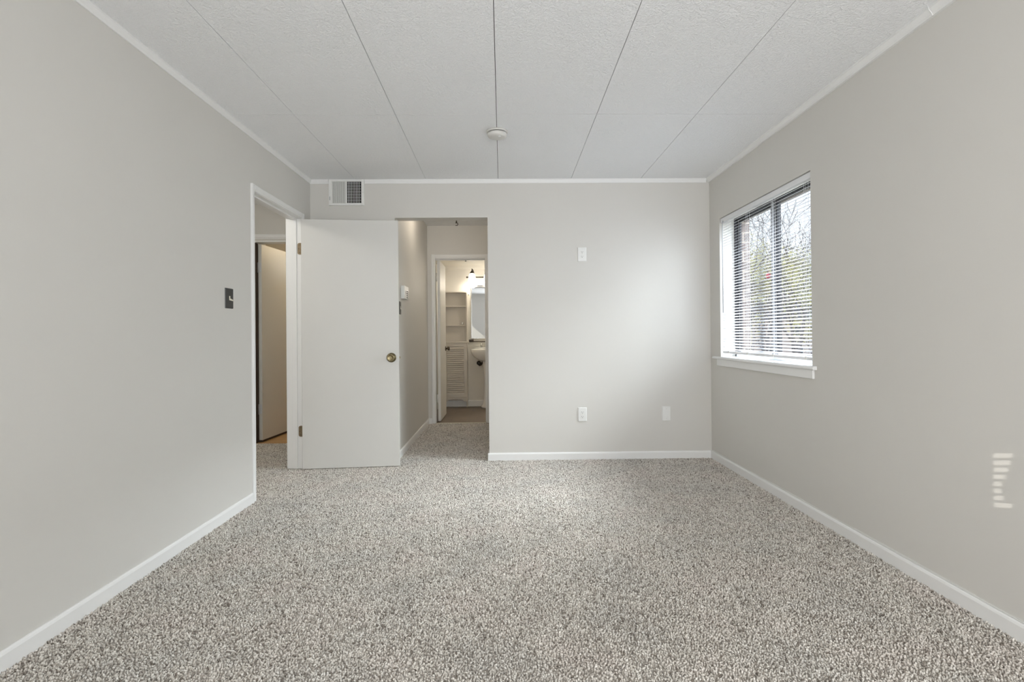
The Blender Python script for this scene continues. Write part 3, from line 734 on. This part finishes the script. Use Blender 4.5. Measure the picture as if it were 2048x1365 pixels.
m.build('louvered_door', M['cabinet'], t)
m = MB()   # scalloped skirt
pts = [(cx0, .150), (cx1, .150), (cx1, .089), (cx1 - .05, .089), (cx1 - .07, .100), (cx1 - .085, .118), (cx1 - .115, .128), (cx0 + .115, .128), (cx0 + .085, .118), (cx0 + .07, .100), (cx0 + .05, .089), (cx0, .089)]
m.prism(pts, 1, cyf - .02, cyf - .004); m.build('skirt', M['cabinet'], t)
for xx in (cx0 + .001, cx1 - .020):
    MB().box(xx, xx + .019, cyf + .01, cyb - .02, 0, .089).build('foot', M['cabinet'], t)
# trinket on a shelf
m = MB(); m.lathe([(.014, 0), (.017, .01), (.013, .026), (.008, .034), (.010, .040), (.002, .046)], (-0.620, 7.895, 1.241), n=16)
tag(m.build('trinket', M['chrome'], origin=(-0.620, 7.895, 1.241)), 'tiny silver trinket on the second shelf of the bathroom cabinet', 'ornament')
# small hook at the cabinet's top corner
m = MB(); m.lathe([(.009, 0), (.009, .004)], (-0.528, YBB, 1.70), (0, -1, 0), n=14); m.tube([(-0.528, YBB - .004, 1.70), (-0.528, YBB - .03, 1.695), (-0.528, YBB - .034, 1.712)], .004, 8)
tag(m.build('wall_hook', M['chrome'], origin=(-0.528, YBB, 1.70)), 'small metal hook on the wall beside the cabinet top', 'hook')

# mirror
mx0, mx1, mz0, mz1 = -0.492, 0.02, 1.03, 1.845
t = thing('wall_mirror', 'tall bathroom mirror with grey metal frame above the sink', 'mirror', ((mx0 + mx1) / 2, YBB, mz0))
m = MB(); m.box(mx0, mx0 + .012, YBB - .03, YBB - .001, mz0, mz1); m.box(mx1 - .012, mx1, YBB - .03, YBB - .001, mz0, mz1); m.box(mx0 + .012, mx1 - .012, YBB - .03, YBB - .001, mz1 - .035, mz1); m.box(mx0 + .012, mx1 - .012, YBB - .03, YBB - .001, mz0, mz0 + .01)
m.build('frame', M['chrome'], t, bevel=.003)
MB().box(mx0 + .012, mx1 - .012, YBB - .02, YBB - .015, mz0 + .01, mz1 - .035).build('mirror_glass', M['mirror'], t)
# metal shelf under the mirror
t = thing('wall_shelf', 'narrow metal and glass shelf under the bathroom mirror', 'shelf', (-0.235, YBB, .99))
m = MB().box(-0.51, 0.04, YBB - .115, YBB - .012, .994, 1.000); m.build('glass_shelf', M['glass'], t)
m = MB()
m.tube([(-0.515, YBB - .002, .985), (-0.515, YBB - .12, .985), (0.045, YBB - .12, .985), (0.045, YBB - .002, .985)], .007, 8)
m.box(-0.525, -0.455, YBB - .03, YBB - .001, .975, 1.015); m.box(-0.015, 0.055, YBB - .03, YBB - .001, .975, 1.015)
m.build('bracket', M['bronze'], t)

# vanity light
lz, ly = 1.962, YBB - .065
t = thing('vanity_light', 'bronze vanity light bar with frosted glass shades above the mirror', 'light', (-0.235, YBB, lz))
m = MB(); m.tube([(-0.54, ly, lz), (0.07, ly, lz)], .009, 12); m.lathe([(.001, -.016), (.012, -.010), (.015, 0), (.012, .010), (.001, .016)], (-0.545, ly, lz), (1, 0, 0), n=16); m.lathe([(.001, -.016), (.012, -.010), (.015, 0), (.012, .010), (.001, .016)], (0.075, ly, lz), (1, 0, 0), n=16)
m.build('bar', M['bronze'], t)
m = MB(); m.lathe([(.06, 0), (.058, .012), (.04, .018)], (-0.235, YBB, lz), (0, -1, 0), n=32); m.tube([(-0.235, YBB - .01, lz), (-0.235, ly, lz)], .01, 10); m.build('backplate', M['bronze'], t)
for i, sx_ in enumerate((-0.465, -0.235, -0.005)):
    yy = ly - .075
    m = MB(); m.tube([(sx_ + .03, ly, lz), (sx_ + .028, ly - .012, lz + .05), (sx_ + .015, ly - .05, lz + .098), (sx_, yy, lz + .118), (sx_, yy, lz + .085)], .0065, 8)
    a_ = m.build('arm', M['bronze'], t)
    MB().lathe([(.007, .10), (.010, .085), (.030, .066), (.034, .050), (.030, .048)], (sx_, yy, lz), n=20).build('socket_cap', M['bronze'], t)
    s_ = MB().lathe([(.028, .05), (.040, .035), (.050, 0), (.057, -.045), (.068, -.10), (.064, -.10), (.053, -.045), (.046, 0), (.036, .033), (.024, .046)], (sx_, yy, lz), n=28, caps=False).build('lamp_shade', M['shade'], t)
    s_['label'] = 'glowing frosted glass shade'
    lamp('vanity_bulb', 'POINT', (sx_, yy, lz - .115), 2.0, (1.0, 0.90, 0.76), shadow_soft_size=.035)

# pedestal sink
scx, scy = -0.234, 7.752
def ell(rx, ry, z, n=40, cy_=scy, p=2.4):
    out = []
    for k in range(n):
        a = 2 * math.pi * k / n; c_, s_ = math.cos(a), math.sin(a)
        out.append((scx + rx * math.copysign(abs(c_) ** (2 / p), c_), cy_ + ry * math.copysign(abs(s_) ** (2 / p), s_), z))
    return out
t = thing('pedestal_sink', 'white porcelain pedestal sink below the bathroom mirror', 'sink', (scx, scy, 0))
m = MB()
m.loft([ell(.085, .085, .70), ell(.14, .12, .718), ell(.20, .165, .755), ell(.236, .196, .797), ell(.250, .208, .832), ell(.253, .211, .864), ell(.250, .208, .873), ell(.242, .201, .877),
        ell(.205, .155, .872, cy_=scy - .02), ell(.19, .14, .84, cy_=scy - .02), ell(.15, .11, .775, cy_=scy - .02), ell(.06, .05, .745, cy_=scy - .02)])
m.box(scx - .20, scx + .20, YBB - .09, YBB - .004, .80, .895)
m.build('basin', M['porcelain'], t, bevel=.006)
m = MB(); m.lathe([(.105, 0), (.105, .03), (.085, .06), (.068, .14), (.062, .40), (.068, .60), (.085, .70)], (scx, scy + .02, 0), n=32); m.build('pedestal', M['porcelain'], t)
m = MB(); m.tube([(scx - .02, scy + .06, .71), (scx - .04, scy + .075, .685), (scx - .07, scy + .09, .69), (scx - .09, scy + .105, .665), (scx - .105, scy + .115, .635), (scx - .13, scy + .125, .625), (scx - .148, scy + .14, .64), (scx - .145, scy + .215, .655)], .013, 12)
m.lathe([(.034, 0), (.034, .006), (.018, .012)], (scx - .145, YBB - .001, .655), (0, -1, 0), n=24); tr_ = m.build('drain_trap', M['bronze'], t)
m = MB(); m.lathe([(.02, 0), (.018, .03), (.012, .05), (.011, .10)], (scx, YBB - .07, .90), n=16); m.tube([(scx, YBB - .07, .98), (scx, YBB - .10, 1.0), (scx, YBB - .16, .985), (scx, YBB - .18, .955)], .010, 10)
m.build('faucet', M['chrome'], t)
for s in (-1, 1): MB().lathe([(.018, 0), (.014, .03), (.02, .04), (.02, .05), (.004, .055)], (scx + s * .1, YBB - .06, .903), n=14).build('faucet_handle', M['chrome'], t)

# lamps of the rooms beyond (fittings out of sight) and an added passage fill
lamp('passage_fill', 'POINT', (0.42, 5.45, 1.35), 2.6, (1.0, 0.9, 0.76), shadow_soft_size=.1)  # fill added to brighten the lower passage wall, no fitting
lamp('bathroom_ceiling_lamp', 'POINT', (0.22, 7.2, 2.02), 7.0, (1.0, 0.92, 0.8), shadow_soft_size=.1)
lamp('passage_ceiling_lamp', 'POINT', (-0.62, 5.30, 2.35), 5.2, (1.0, 0.88, 0.72), shadow_soft_size=.08)
lamp('closet_ceiling_lamp', 'POINT', (-1.9, 6.4, 2.2), 11.0, (1.0, 0.80, 0.52), shadow_soft_size=.08)
lamp('hall_ceiling_lamp', 'POINT', (-2.5, 3.2, 2.3), 22.0, (1.0, 0.97, 0.9), shadow_soft_size=.1)

# ================================================================== OUTSIDE
GZ = -2.9
m = MB().box(2.2, 70, -10, 90, GZ - .3, GZ); struct(m.build('ground', M['ground']), 'lawn and fallen leaves outside the window', 'ground')

def tree(name, label, loc, h, seed, leafmat, n_leaf, leaf_zone=(0.2, .9), spread=.55, lean=0):
    rg = random.Random(seed); t = thing(name, label, 'tree', loc, 'trees outside the window')
    wood = MB(); tips = []
    base = Vector(loc)
    def branch(p, d, L, r, lev):
        pts = [p]; rad = [r]; q = p; dd = d.copy(); n = 4 if lev < 3 else 3
        for i in range(n):
            dd = (dd + Vector((rg.uniform(-1, 1), rg.uniform(-1, 1), rg.uniform(-.4, .7))) * (.16 + .05 * lev)).normalized()
            q = q + dd * (L / n); pts.append(q); rad.append(max(.005, r * (1 - .5 * (i + 1) / n)))
        wood.tube(pts, rad, 6 if lev < 2 else (4 if lev < 4 else 3))
        if lev >= 3: tips.extend(pts[1:])
        if lev >= 5: return
        k = 6 if lev == 0 else (4 if lev < 3 else 3)
        for i in range(k):
            f = rg.uniform(.35, 1.0) if lev else rg.uniform(.28, 1.0)
            j = min(n - 1, int(f * n)); fr = f * n - j
            s = pts[j].lerp(pts[j + 1], min(1, fr))
            a = rg.uniform(0, 2 * math.pi)
            side = dd.orthogonal().normalized(); side = Matrix.Rotation(a, 3, dd) @ side
            nd = (dd * (1 - spread) + side * spread + Vector((0, 0, .18))).normalized()
            branch(s, nd, L * rg.uniform(.48, .70), rad[j] * .58, lev + 1)
    branch(base, Vector((lean, 0, 1)).normalized(), h * .55, h * .011, 0)
    wood.build('branches', M['bark'], t)
    lf = MB(); bm = lf.bm
    for i in range(n_leaf):
        p = rg.choice(tips)
        zrel = (p.z - base.z) / h
        if not (leaf_zone[0] + rg.uniform(-.1, .1) < zrel < leaf_zone[1] + rg.uniform(-.1, .1)): continue
        c_ = p + Vector((rg.gauss(0, .12), rg.gauss(0, .12), rg.gauss(0, .12))); s = rg.uniform(.020, .045)
        a = Vector((rg.uniform(-1, 1), rg.uniform(-1, 1), rg.uniform(-1, 1))).normalized(); b = a.orthogonal().normalized()
        b = Matrix.Rotation(rg.uniform(0, 6.28), 3, a) @ b
        bm.faces.new([bm.verts.new(c_ + a * s), bm.verts.new(c_ + b * s * .55), bm.verts.new(c_ - a * s), bm.verts.new(c_ - b * s * .55)])
    if n_leaf: 
        me_o = lf.build('foliage', M[leafmat], t)
    return t
tree('autumn_tree', 'nearest bare thin tree whose twigs cross the upper left pane of the window', (5.6, 11.6, GZ), 8.6, 3, 'leaf_p', 4000, (0.15, .5))
tree('autumn_tree', 'yellow-green leafy tree behind the right pane of the window', (10.9, 18.8, GZ), 9.0, 8, 'leaf_y', 30000, (0.1, .75))
tree('autumn_tree', 'olive leafy tree low behind the middle stile of the window', (12.6, 25.4, GZ), 9.2, 15, 'leaf_g', 30000, (0.1, .75))
tree('autumn_tree', 'tall bare tree rising at the upper right of the window', (19.8, 34.6, GZ), 13, 21, 'leaf_y', 18000, (0.1, .5))
tree('autumn_tree', 'farthest pale dry-leaved tree low in the left pane', (25.2, 50.0, GZ), 13, 33, 'leaf_p', 26000, (0.1, .6))
# neighbouring house
hx, hy = 30.0, 62.0
t = thing('house', 'pale pinkish brick house beyond the trees', 'house', (hx, hy, GZ))
MB().box(hx - 9, hx + 14, hy, hy + 8, GZ, GZ + 5.4).build('walls', M['siding'], t)
MB().prism([(hy - .5, GZ + 5.4), (hy + 8.5, GZ + 5.4), (hy + 4, GZ + 8.0)], 0, hx - 9.5, hx + 14.5).build('roof', M['roof'], t)
for i in range(7):
    for j in range(2):
        xa = hx - 7.5 + i * 3.1; za = GZ + .9 + j * 2.6
        w_ = MB().box(xa, xa + 1.1, hy - .08, hy, za, za + 1.4).build('house_window', M['trim'], t)
        MB().box(xa + .08, xa + 1.02, hy - .1, hy - .08, za + .08, za + 1.32).build('house_pane', M['winglass'], w_)
# small red ball-shaped thing hanging among the branches
rb = Vector((7.70, 14.96, 2.72))
m = MB(); m.lathe([(.005, -.08), (.05, -.06), (.075, 0), (.05, .06), (.01, .08)], rb, n=20); m.tube([rb + Vector((0, 0, .075)), rb + Vector((0, 0, .14))], .006, 6)
tag(m.build('hanging_ornament', M['red'], origin=rb), 'small round red object hanging among the branches outside', 'ornament')

for o in bpy.data.objects:
    if '_o' in o: del o['_o']
